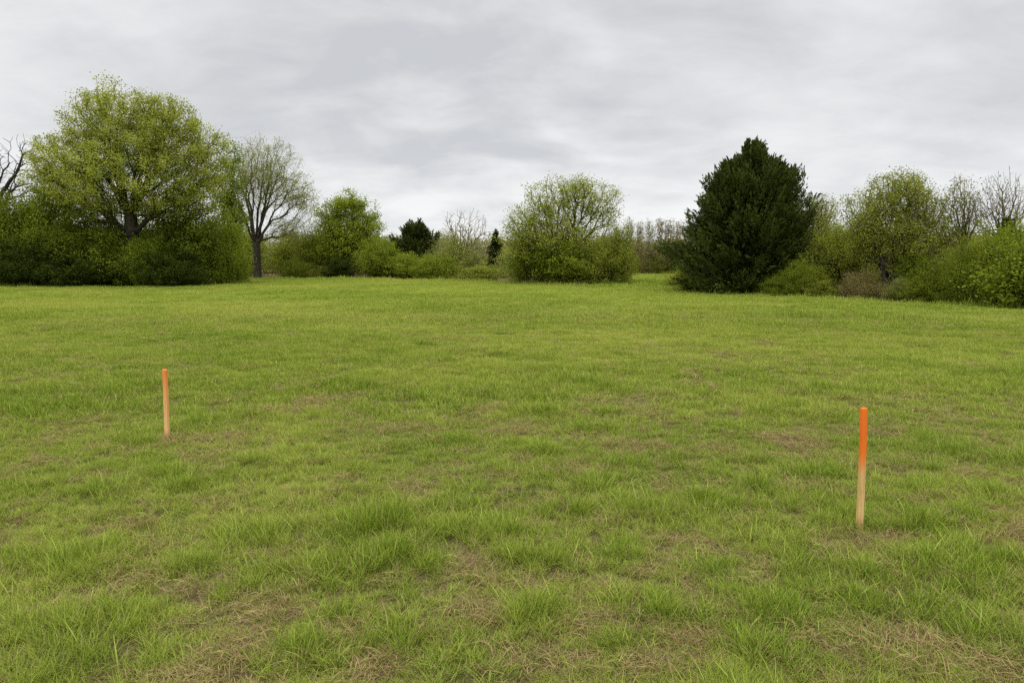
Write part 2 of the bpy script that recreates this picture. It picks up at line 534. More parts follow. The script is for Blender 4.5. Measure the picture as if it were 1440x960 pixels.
# ------------------------------------------------------------------ trees
class Tree:
    """a skeleton grown towards tip points, each joined where distance + a share of the path length is least"""
    def __init__(self):
        self.P = np.zeros((60000, 3)); self.par = np.full(60000, -1, int); self.pl = np.zeros(60000); self.n = 0

    def add(self, p, par):
        i = self.n; self.P[i] = p; self.par[i] = par
        self.pl[i] = 0 if par < 0 else self.pl[par] + np.linalg.norm(self.P[i] - self.P[par])
        self.n += 1
        return i

    def limb(self, start, end, seg, rise=.15, jit=.04, wob=None):
        p0 = self.P[start].copy(); e = np.array(end, float); L = np.linalg.norm(e - p0)
        i = start; w = np.zeros(3)
        for k in range(1, seg + 1):
            t = k / seg
            p = p0 + (e - p0) * t
            p = p + np.array([0, 0, 1]) * rise * L * (t * (1 - t))     # leaves the parent more upright, bows outward
            w = w * .7 + rng.normal(0, jit * L / seg ** .5, 3)
            p = p + w * (1 - (2 * t - 1) ** 2 * .2)
            i = self.add(p, i)
        return i

    def tips(self, T, bf=.35, seglen=.5, start_from=0, jit=.05, rise=.06):
        c = self.P[start_from]
        order = np.argsort(np.linalg.norm(T - c, axis=1))
        out = []
        for k in order:
            t = T[k]
            nn = self.n
            dv = self.P[start_from:nn] - t
            dist = np.sqrt((dv * dv).sum(1))
            below = np.maximum(self.P[start_from:nn, 2] - t[2], 0) * .7       # do not come down from above
            j = int(np.argmin(dist + bf * self.pl[start_from:nn] + below)) + start_from
            d = np.linalg.norm(self.P[j] - t)
            out.append(self.limb(j, t, max(1, int(round(d / seglen))), rise, jit))
        return np.array(out)

    def radii(self, rtrunk, expo=.42, rtip=.006):
        n = self.n
        cnt = np.zeros(n); ch = np.zeros(n, int)
        for i in range(n - 1, -1, -1):
            if ch[i] == 0: cnt[i] = max(cnt[i], 1)
            if self.par[i] >= 0:
                cnt[self.par[i]] += cnt[i]; ch[self.par[i]] += 1
        r = cnt ** expo
        r = rtip + (rtrunk - rtip) * (r - 1) / max(r.max() - 1, 1e-6)
        return r, ch

    def smooth(self, it=2):
        n = self.n
        for _ in range(it):
            acc = np.zeros((n, 3)); c = np.zeros(n)
            m = self.par[:n] >= 0; idx = np.where(m)[0]; pr = self.par[idx]
            np.add.at(acc, pr, self.P[idx]); np.add.at(c, pr, 1)
            acc[idx] += self.P[pr]; c[idx] += 1
            q = self.P[:n] * .5 + acc / np.maximum(c, 1)[:, None] * .5
            keep = (c <= 1) | (self.par[:n] < 0)
            q[keep] = self.P[:n][keep]
            self.P[:n] = q

    def tubes(self, r, lo=0, hi=None, sides=5, sel=None):
        n = self.n
        i = np.where(self.par[:n] >= 0)[0]
        if sel is not None: i = i[sel[i]]
        p = self.par[i]
        A, B = self.P[p].copy(), self.P[i].copy()
        ra, rb = r[p].copy(), r[i].copy()
        ra = np.minimum(ra, rb * 1.5 + .01)
        D = B - A; L = np.linalg.norm(D, axis=1) + 1e-9; D /= L[:, None]
        A -= D * (ra * .4)[:, None]; B += D * (rb * .25)[:, None]
        ref = np.where(np.abs(D[:, 2:3]) < .8, np.array([[0, 0, 1.]]), np.array([[1., 0, 0]]))
        U = np.cross(D, ref); U /= np.linalg.norm(U, axis=1)[:, None]
        W = np.cross(D, U)
        VV = []
        for c, rr in ((A, ra), (B, rb)):
            for k in range(sides):
                a = 2 * PI * k / sides
                VV.append(c + (U * math.cos(a) + W * math.sin(a)) * rr[:, None])
        V = np.stack(VV, 1).reshape(-1, 3)
        base = (np.arange(len(i)) * 2 * sides)[:, None, None]
        q = np.array([[k, (k + 1) % sides, sides + (k + 1) % sides, sides + k] for k in range(sides)])[None]
        return V, (base + q).reshape(-1, 4)


def leaf_quads(C, size, up=.35, elong=1.5, axis=None, axw=0.0, var=.35):
    """one small folded diamond per centre"""
    n = len(C)
    nrm = rng.normal(0, 1, (n, 3)); nrm[:, 2] = np.abs(nrm[:, 2]) + up
    nrm /= np.linalg.norm(nrm, axis=1)[:, None]
    a = rng.normal(0, 1, (n, 3))
    if axis is not None: a = a * (1 - axw) + axis * axw * 1.6
    a -= nrm * (a * nrm).sum(1)[:, None] * (1 if axis is None else .0)
    a /= np.linalg.norm(a, axis=1)[:, None]
    b = np.cross(nrm, a); b /= np.linalg.norm(b, axis=1)[:, None] + 1e-9
    s = size * (1 - var + 2 * var * rng.random(n))[:, None]
    V = np.stack([C - a * s * .5, C + b * s * .5 / elong, C + a * s * .5, C - b * s * .5 / elong], 1)
    return V.reshape(-1, 3), np.arange(n * 4).reshape(n, 4)


def sample_env(env, n, shell=.45, noise=.25, seed=1, keepout=None):
    """n points in a union of ellipsoids (x, y, z, rx, ry, rz), more of them near the outside"""
    env = np.array(env, float)
    w = (env[:, 3] * env[:, 4] * env[:, 5]) ** .8; w /= w.sum()
    out = []
    while len(out) < n:
        k = rng.choice(len(env), p=w)
        e = env[k]
        d = rng.normal(0, 1, 3); d /= np.linalg.norm(d)
        r = rng.random() ** shell
        lump = 1 + noise * (2 * float(fbm(np.array([d[0] * 2.2 + d[2] * 1.3 + k * 7.]), np.array([d[1] * 2.2 + d[2] * 1.7 + seed * 3.]), seed, 3)[0]) - 1)
        p = e[:3] + d * e[3:] * r * lump
        if p[2] < .15: continue
        if keepout is not None and keepout(p): continue
        out.append(p)
    return np.array(out)


def env_px(ells, px0, d, depth=1.0):
    """ellipses read off the photograph (cx, cy, rx, ry) -> solid ellipsoids about the tree's base"""
    k = d / F
    res = []
    bx = (px0 - 720) * k
    for e in ells:
        cx, cy, rx, ry = e[:4]
        X_, _, Z_ = at_depth(cx, cy, d)
        dy = e[4] * rx * k if len(e) > 4 else 0
        res.append((X_ - at_depth(px0, 400, d)[0], dy, Z_, rx * k, rx * k * depth, ry * k))
    return res


def depth_at(px, py):
    return gp(px, py)[1]


def finish_tree(name, label, cat, group, loc, T, r, tipidx, mats, leaves, parts=('trunk', 'crown'), twig_split=.03, sides=6, rz=0):
    """root Empty > trunk (with its limbs), twigs, crown"""
    root = bpy.data.objects.new(name, None); COL.objects.link(root)
    root.empty_display_size = .3
    root.location = loc; root.rotation_euler = (0, 0, rz)
    tag(root, label, cat, group)
    thick = np.zeros(T.n, bool); thick[:] = r > twig_split
    V1, F1 = T.tubes(r, sides=sides, sel=thick)
    V2, F2 = T.tubes(r, sides=3, sel=~thick)
    if len(V1):
        link(parts[0], mesh_np(name + "_wood", V1, F1, [mats[0]], smooth=True), root)
    V2, F2 = T.tubes(r, sides=4, sel=~thick)
    if leaves is not None:
        V, Fc, tint = leaves
        nf2 = len(F2)
        me = mesh_np(name + "_crown", np.concatenate([V2, V]), np.concatenate([F2, Fc + len(V2)]), [mats[-1], mats[1]],
                     {"tint": np.concatenate([np.zeros(len(V2)), tint])},
                     fmat=np.concatenate([np.zeros(nf2), np.ones(len(Fc))]))
        link(parts[1], me, root)
    else:
        link(parts[1], mesh_np(name + "_crown", V2, F2, [mats[-1]], smooth=True), root)
    return root


def put_leaves(T, tips, per, sig, size, up=.35, elong=1.5, seed=3, along=.6, drop=0.0, tone_shift=0.0, zsq=.75):
    P = T.P[tips]; Q = T.P[T.par[tips]]
    keep = rng.random(len(tips)) >= drop
    P, Q = P[keep], Q[keep]
    k = rng.poisson(per * (.4 + 1.2 * rng.random(len(P))))
    idx = np.repeat(np.arange(len(P)), k)
    t = rng.random(len(idx))[:, None] ** .7
    C = Q[idx] * (1 - t) + P[idx] * t
    sg = sig * (.6 + .8 * rng.random(len(P)))[idx][:, None]
    C = C + np.clip(rng.normal(0, 1, C.shape), -1.5, 1.5) * sg * np.array([1, 1, zsq])
    C[:, 2] = np.maximum(C[:, 2], .05 + .1 * rng.random(len(C)))
    V, Fc = leaf_quads(C, size, up, elong)
    ct = rng.random(len(P))
    tint = np.clip(.55 * ct[idx] + .35 * rng.random(len(C)) + .1 + tone_shift, 0, 1)
    return V, Fc, np.repeat(tint, 4)


B_DARK = mat_bark("bark_dark", (.022, .020, .015), (.070, .062, .045))
B_GREY = mat_bark("bark_grey", (.05, .045, .035), (.13, .12, .10))
B_TWIG = mat_bark("bark_twig", (.10, .082, .045), (.20, .168, .10))
B_PALE = mat_bark("bark_pale_twig", (.18, .15, .10), (.34, .29, .21))
L_MAPLE = mat_leaf("leaf_fresh_yellow_green", (.170, .205, .030), (.440, .470, .105), .48)
L_OLIVE = mat_leaf("leaf_olive_buds", (.18, .21, .045), (.38, .41, .12), .4)
L_GREEN = mat_leaf("leaf_green", (.105, .155, .012), (.30, .355, .042), .42)
L_DEEP = mat_leaf("leaf_deep_green", (.068, .098, .010), (.205, .245, .028), .38)
L_SHADE = mat_leaf("leaf_painted_shade", (.020, .034, .005), (.075, .100, .014), .25)  # leaf colour darkened to stand in for shade at the hedge bottoms
L_YG = mat_leaf("leaf_lime", (.12, .19, .015), (.30, .37, .040), .40)
L_WILLOW = mat_leaf("leaf_willow", (.175, .215, .028), (.36, .395, .065), .42)
L_BROWN = mat_leaf("leaf_brown_buds", (.15, .125, .045), (.28, .24, .09), .25)
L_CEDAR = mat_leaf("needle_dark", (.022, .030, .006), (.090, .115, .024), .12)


def xyz(px, py):
    x, y = gp(px, py)
    return (x, y, float(ground_z(np.array([x]), np.array([y]))[0]) - .05), y


def broad_tree(name, label, px, py, ells, trunk_px, ntips, rtrunk, mats, per, sig, size, bf=.35, leaders=7, spread=.6,
               fork=None, shell=.5, depth=.95, drop=0, noise=.42, seed=1, stems=1, rise=.2, twig=.03, group=None,
               jit=.05, seglen=.6, lead_out=.8, expo=.42, rtip=.009, tone_shift=0.0, cat="tree", elong=1.5, up=.35, base_spread=.3, wild=.035):
    loc, d = xyz(px, py)
    env = env_px(ells, px, d, depth)
    T = Tree()
    k = d / F
    fz = at_depth(px, fork, d)[2] if fork else 1.0
    ctr = np.array(env).mean(0)
    ea = np.array(env)
    top = (ea[:, 2] + ea[:, 5]).max()
    Tp = sample_env(env, ntips, shell, noise, seed)
    first = None
    roots = []
    base0 = T.add((0, 0, -.3), -1)
    for sidx in range(stems):
        if stems == 1:
            b = T.add((0, 0, .4), base0); f = T.limb(b, (0, 0, fz), 4, 0, .02)
        else:
            a = 2 * PI * sidx / stems + rng.random()
            rr = base_spread * (.4 + .8 * rng.random())
            b = T.add((rr * math.cos(a), rr * math.sin(a), .05), base0)
            f = T.limb(b, (rr * 2.2 * math.cos(a), rr * 2.2 * math.sin(a), fz * (.7 + .5 * rng.random())), 4, 0, .03)
        roots.append(f)
    nl = leaders
    for j in range(nl):
        f = roots[j % len(roots)]
        a = 2 * PI * (j + .3 * rng.random()) / nl + .6 * (j % 2)
        out = lead_out * (.35 + .65 * ((j * .618) % 1))
        e = ea[rng.integers(len(ea))]
        hor = np.array([math.cos(a), math.sin(a)])
        W = np.array([np.ptp(np.concatenate([ea[:, 0] - ea[:, 3], ea[:, 0] + ea[:, 3]])) / 2, ea[:, 4].max()])
        cxm = ((ea[:, 0] - ea[:, 3]).min() + (ea[:, 0] + ea[:, 3]).max()) / 2
        ex = cxm * .6 + hor[0] * W[0] * out * spread; ey = hor[1] * W[1] * out * spread
        ez = fz + (top - fz) * (.85 - .45 * out)
        T.limb(f, (ex, ey, ez), 9, rise, wild)
    tips = T.tips(Tp, bf, seglen, start_from=2 if stems == 1 else roots[0], jit=jit)
    T.smooth(2)
    r, ch = T.radii(rtrunk, expo, rtip)
    # butt flare
    r = r * (1 + .5 * np.exp(-np.maximum(T.P[:T.n, 2], 0) / .35) * (r > rtrunk * .5))
    tips = np.array([t for t in tips])
    lv = put_leaves(T, tips, per, sig, size, up, elong, seed, drop=drop, tone_shift=tone_shift) if per else None
    return finish_tree(name, label, cat, group, loc, T, r, tips, mats, lv, twig_split=twig)


# --- the big maple
broad_tree("maple_tree", "tallest tree at left with broad round crown of fresh yellow green leaves", 190, 402.5,
           [(185, 182, 90, 60), (106, 222, 64, 46), (262, 215, 60, 56), (185, 242, 124, 60), (95, 262, 52, 40), (280, 268, 44, 42), (145, 162, 50, 32), (230, 162, 50, 30), (140, 290, 60, 26), (240, 290, 55, 26)],
           None, 2700, .44, [B_DARK, L_MAPLE, B_DARK], 48, .22, .11, bf=.55, leaders=14, spread=.95, fork=312, shell=.36,
           rise=.22, seed=4, twig=.04, seglen=.7, expo=.52, rtip=.011, noise=.3, wild=.045)
# --- yellow-green youngster on its right edge
broad_tree("young_tree", "slender yellow green young tree squeezed between the tallest tree and its thin neighbour", 322, 396,
           [(325, 235, 20, 38), (318, 280, 24, 40), (332, 310, 20, 30)], None, 240, .12, [B_DARK, L_YG, B_TWIG], 20, .3, .17, fork=350, leaders=4,
           spread=.6, seed=6)
# --- thinly leafed tree
broad_tree("thin_leafed_tree", "tall sparse tree with fine pale green buds and several dark upright limbs", 362, 393,
           [(345, 250, 42, 58), (385, 245, 42, 52), (420, 278, 32, 34), (330, 300, 30, 36), (405, 320, 30, 20)],
           None, 2300, .36, [B_DARK, L_OLIVE, B_TWIG], 20, .24, .085, bf=.55, leaders=9, spread=.85, fork=348, rise=.22, seed=9,
           twig=.035, seglen=.55, expo=.56, rtip=.009, wild=.05)
# --- bare contorted tree at the left edge
broad_tree("bare_tree", "leafless dark tree with crooked limbs at the left edge of the photo", -8, 401,
           [(12, 230, 46, 40), (-25, 240, 42, 45), (35, 212, 24, 26), (0, 265, 55, 26)], None, 620, .34, [B_DARK, None, B_GREY], 0, 0, 0, bf=.2, leaders=10,
           spread=1.0, fork=312, rise=.15, seed=12, jit=.14, wild=.12, expo=.52, rtip=.012)
# --- green tree in the left middle
broad_tree("green_tree", "mid height bright green tree with ragged top, left of the small dark conifer", 484, 391,
           [(492, 285, 28, 20), (470, 310, 30, 28), (512, 320, 30, 36), (488, 340, 46, 34), (465, 355, 30, 24)], None, 800, .26,
           [B_DARK, L_GREEN, B_DARK], 60, .32, .15, fork=375, leaders=10, spread=.8, seed=14, tone_shift=.3, noise=.5)
# --- pale bare small tree
broad_tree("bare_tree", "small leafless tree of pale fine twigs in the middle, left of the tiny spruce", 652, 393,
           [(652, 325, 34, 32), (672, 345, 22, 25), (630, 345, 22, 25)], None, 700, .16, [B_GREY, L_OLIVE, B_PALE], 1.2, .25, .10, fork=372, leaders=9,
           spread=.8, seed=15, bf=.5, expo=.40, rtip=.014)
# --- multi-stemmed tree right of centre
broad_tree("multi_stemmed_tree", "wide light green multi stemmed tree standing just right of the photo centre", 792, 402,
           [(728, 335, 26, 34), (775, 290, 42, 40), (828, 285, 42, 34), (745, 318, 32, 38), (855, 300, 20, 26), (790, 335, 66, 36), (808, 264, 32, 16)], None, 2200, .24,
           [B_DARK, L_WILLOW, B_GREY], 15, .22, .10, fork=375, leaders=14, stems=4, spread=.85, seed=18, bf=.5, rise=.1, base_spread=.6, tone_shift=.05)
# --- thin tree behind the cedar
broad_tree("thin_leafed_tree", "small pale budding tree showing just right of the big dark conifer", 1150, 411,
           [(1150, 300, 27, 36), (1150, 335, 32, 28)], None, 900, .17, [B_GREY, L_OLIVE, B_TWIG], 14, .17, .075, fork=372, leaders=8, spread=.7, seed=20, bf=.5, expo=.45)
# --- willow-like tree at right
broad_tree("willow_tree", "olive yellow multi stemmed tree with feathery crown, tallest at the right side", 1258, 419,
           [(1262, 272, 46, 37), (1218, 303, 40, 40), (1304, 302, 36, 44), (1262, 330, 66, 44), (1215, 335, 32, 30), (1285, 262, 24, 20)], None, 2500, .28,
           [B_GREY, L_WILLOW, B_TWIG], 18, .17, .07, fork=395, leaders=15, stems=5, spread=.85, seed=22, bf=.5, rise=.12, base_spread=.35, rtip=.008, seglen=.4)
# --- two bare trees at the far right
broad_tree("bare_tree", "bare tree with a few buds, immediately right of the olive yellow crown", 1352, 420,
           [(1350, 279, 28, 38), (1342, 320, 28, 24), (1368, 300, 20, 30)], None, 1000, .16, [B_DARK, L_OLIVE, B_TWIG], 2.5, .16, .08, fork=350, leaders=9, spread=.75,
           seed=24, bf=.65, expo=.66, seglen=.35, rtip=.006, jit=.03)
broad_tree("bare_tree", "bare leafless tree with fanned dark twigs at the right edge of the photo", 1405, 422,
           [(1408, 279, 38, 42), (1432, 294, 26, 36), (1385, 300, 20, 28)], None, 1000, .16, [B_DARK, L_OLIVE, B_TWIG], .3, .16, .08, fork=345, leaders=10, spread=.85,
           seed=25, bf=.7, expo=.66, seglen=.35, rtip=.006, jit=.03)


# ------------------------------------------------------------------ conifers
def conifer(name, label, px, py, prof, nplume, plen, quads, rtrunk, mat=L_CEDAR, qsize=.16, seed=1, upness=.8, cat="conifer tree", core=6000, lay=0.0):
    """prof: (height fraction, half width px) pairs read off the outline"""
    loc, d = xyz(px, py)
    k = d / F
    top = prof[-1][2]
    H = at_depth(px, top, d)[2]
    hf = np.array([p[0] for p in prof]); wl = np.array([p[1] for p in prof]) * k; wr = np.array([p[3] for p in prof]) * k
    T = Tree()
    b = T.add((0, 0, -.3), -1)
    nodes = [b]
    for i in range(1, 25):
        nodes.append(T.add((rng.normal(0, .02), rng.normal(0, .02), H * .97 * i / 24), nodes[-1]))
    tipi = []; dirs = []; lens = []
    nb_ = max(30, nplume // 9)
    bu = rng.random(nb_) ** .85 * .99; ba = rng.random(nb_) * 2 * PI; bl = .86 + .42 * rng.random(nb_) ** 2.2
    for i in range(nplume):
        kb = i % nb_
        u = float(np.clip(bu[kb] + rng.normal(0, .018), 0.005, .995))
        a = ba[kb] + rng.normal(0, .10)
        W = np.interp(u, hf, wl) if math.cos(a) < 0 else np.interp(u, hf, wr)
        lump = 1 + .28 * (2 * float(fbm(np.array([a * 1.9 + 5]), np.array([u * 7.0 + seed]), seed, 3)[0]) - 1)
        R = W * lump * bl[kb] * (.62 + .38 * rng.random() ** .5)
        z = u * H
        p = np.array([R * math.cos(a), R * math.sin(a), z])
        out = np.array([math.cos(a), math.sin(a), 0])
        dr = out * (1 - upness * (.35 + .65 * u)) + np.array([0, 0, 1.]) * upness * (.35 + .65 * u) + rng.normal(0, .18, 3)
        dr /= np.linalg.norm(dr)
        L = plen * (.6 + .8 * rng.random()) * (1 - .35 * u)
        st = p - dr * L * .6
        st[2] = max(st[2], .1)
        zz = max(0, z - R * .45)
        j = nodes[int(min(23, max(1, zz / (H * .97) * 24)))]
        if i % 3 == 0:
            q = T.limb(j, st, 4, -.05, .02); tipi.append(T.add(st + dr * L, q))
        dirs.append(dr); lens.append((st, L))
    r, ch = T.radii(rtrunk, .5, .008)
    ST = np.array([x[0] for x in lens]); LL = np.array([x[1] for x in lens]); DR = np.array(dirs)
    idx = np.repeat(np.arange(len(ST)), quads)
    t = rng.random(len(idx))
    wid = (.17 * (1 - t) + .02) * LL[idx]
    off = rng.normal(0, 1, (len(idx), 3)) * wid[:, None] * .8
    C = ST[idx] + DR[idx] * (t * LL[idx])[:, None] + off
    ax = DR[idx] + off / (LL[idx][:, None]) * 2.2
    ax /= np.linalg.norm(ax, axis=1)[:, None]
    # inner foliage fills the body
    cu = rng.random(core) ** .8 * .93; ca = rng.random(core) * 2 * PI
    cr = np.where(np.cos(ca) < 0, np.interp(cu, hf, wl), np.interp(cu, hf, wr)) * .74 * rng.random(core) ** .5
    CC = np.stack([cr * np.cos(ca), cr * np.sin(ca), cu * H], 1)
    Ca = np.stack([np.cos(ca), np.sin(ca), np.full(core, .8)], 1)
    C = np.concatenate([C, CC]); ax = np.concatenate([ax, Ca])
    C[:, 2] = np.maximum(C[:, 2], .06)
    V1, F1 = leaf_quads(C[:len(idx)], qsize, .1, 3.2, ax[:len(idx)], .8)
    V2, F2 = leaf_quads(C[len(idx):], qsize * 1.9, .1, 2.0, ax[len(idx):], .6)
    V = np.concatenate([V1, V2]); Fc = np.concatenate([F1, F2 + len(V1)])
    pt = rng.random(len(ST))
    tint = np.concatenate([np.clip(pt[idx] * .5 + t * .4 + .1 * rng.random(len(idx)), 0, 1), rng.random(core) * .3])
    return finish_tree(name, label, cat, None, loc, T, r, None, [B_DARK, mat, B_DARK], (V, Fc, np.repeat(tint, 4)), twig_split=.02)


# (height fraction, left half width, top py, right half width)
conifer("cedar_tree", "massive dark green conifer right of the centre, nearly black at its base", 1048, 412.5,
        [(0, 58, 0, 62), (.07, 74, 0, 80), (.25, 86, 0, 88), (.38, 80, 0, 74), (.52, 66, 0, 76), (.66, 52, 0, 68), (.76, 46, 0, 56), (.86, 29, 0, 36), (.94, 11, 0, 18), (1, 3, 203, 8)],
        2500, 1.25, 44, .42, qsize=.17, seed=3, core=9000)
conifer("cedar_tree", "small dark rounded conifer with spiky tips, left of centre behind bright bushes", 587, 391,
        [(0, 30, 0, 30), (.3, 34, 0, 34), (.6, 31, 0, 31), (.8, 26, 0, 24), (.92, 14, 0, 12), (1, 5, 308, 4)], 620, 1.3, 34, .2, qsize=.22, seed=5, core=2500)
conifer("spruce_tree", "tiny narrow dark spruce between the pale bare tree and the multi stemmed tree", 697, 392,
        [(0, 17, 0, 17), (.3, 16, 0, 16), (.5, 13, 0, 13), (.7, 9, 0, 9), (.88, 4, 0, 4), (1, .5, 322, .5)], 330, .6, 24, .12, qsize=.14, seed=8, core=900, upness=.25)
conifer("spruce_tree", "dark conifer tips poking up behind the bright green bush at the right edge", 1408, 426,
        [(0, 24, 0, 24), (.4, 26, 0, 26), (.7, 20, 0, 22), (.9, 8, 0, 9), (1, 1, 303, 1)], 260, .6, 30, .12, qsize=.12, seed=9, core=1200, upness=.5)


# ------------------------------------------------------------------ bushes
def bush_mesh(kind, v):
    """a 4 m high, 5 m wide bush about the origin -> (wood mesh, leaf mesh)"""
    spec = dict(
        green=(L_GREEN, 42, .24, .11, 0.0, 620), deep=(L_DEEP, 46, .24, .11, 0.0, 620), painted_shade=(L_SHADE, 60, .22, .10, 0.0, 520), dense=(L_GREEN, 95, .26, .07, 0.0, 640), lime=(L_WILLOW, 40, .24, .10, -.05, 620),
        olive=(L_OLIVE, 26, .26, .09, 0.0, 620), mossy=(L_DEEP, 30, .26, .10, .2, 620), brown=(L_BROWN, 12, .22, .08, 0.0, 800), low=(L_WILLOW, 34, .2, .11, -.15, 420))[kind]
    mat, per, sig, size, sh, nt_ = spec
    T = Tree(); b0 = T.add((0, 0, -.2), -1)
    first = T.n
    for j in range(9):
        a = rng.random() * 2 * PI; rr = .2 + .9 * rng.random()
        b = T.add((rr * math.cos(a), rr * math.sin(a), .05), b0)
        T.limb(b, (rr * 1.9 * math.cos(a), rr * 1.9 * math.sin(a), 1.6 + rng.random()), 5, .1, .05)
    env = [(0, 0, 1.7, 2.2, 2.1, 1.9), (-1.1, .3, 1.4, 1.4, 1.3, 1.5), (1.1, -.3, 1.3, 1.4, 1.3, 1.4), (.5, .4, 2.6, 1.2, 1.2, 1.3), (-.6, -.4, 2.4, 1.1, 1.1, 1.2), (0, -1.0, 1.0, 1.6, 1.3, 1.2)]
    env = [(e[0] + rng.normal(0, .2), e[1] + rng.normal(0, .2), e[2] + rng.normal(0, .15), *e[3:]) for e in env]
    tp = sample_env(env, nt_, .40, .75, 40 + v)
    tips = T.tips(tp, .5, .35, start_from=1, jit=.06)
    T.smooth(1)
    r, ch = T.radii(.07, .45, .007)
    V, F_, t = put_leaves(T, tips, per, sig, size, .35, 1.5, v, tone_shift=sh)
    fit = np.array([2.5 / np.percentile(np.abs(V[:, 0]), 97), 2.5 / np.percentile(np.abs(V[:, 1]), 97), 4.0 / np.percentile(V[:, 2], 99.3)])
    leafd = (V * fit, F_, t)
    V, F_ = T.tubes(r, sides=4); V = V * fit
    wood = mesh_np("bush_wood", V, F_, [B_TWIG if kind in ('olive', 'brown') else B_DARK], smooth=True)
    V, F_, t = leafd
    return wood, mesh_np("bush_leaves", V, F_, [mat], {"tint": t})


BM = {}


def bush(px, py, top, wpx, kind, label, name="bush", group=None, cat="bush", rz=None):
    v = random.randrange(2)
    if (kind, v) not in BM: BM[(kind, v)] = bush_mesh(kind, v)
    wood, leaf = BM[(kind, v)]
    loc, d = xyz(px, py)
    H = at_depth(px, top, d)[2]; W = wpx * d / F
    loc = (loc[0], loc[1] + W * .35, loc[2])                 # the photo shows its near side at this line
    root = bpy.data.objects.new(name, None); COL.objects.link(root); root.empty_display_size = .3
    root.location = loc
    root.rotation_euler = (0, 0, random.random() * 6.28 if rz is None else rz)
    root.scale = (W / 5.0, W / 5.0, H / 4.0)
    tag(root, label, cat, group)
    link("stems", wood, root); link("foliage", leaf, root)
    return root


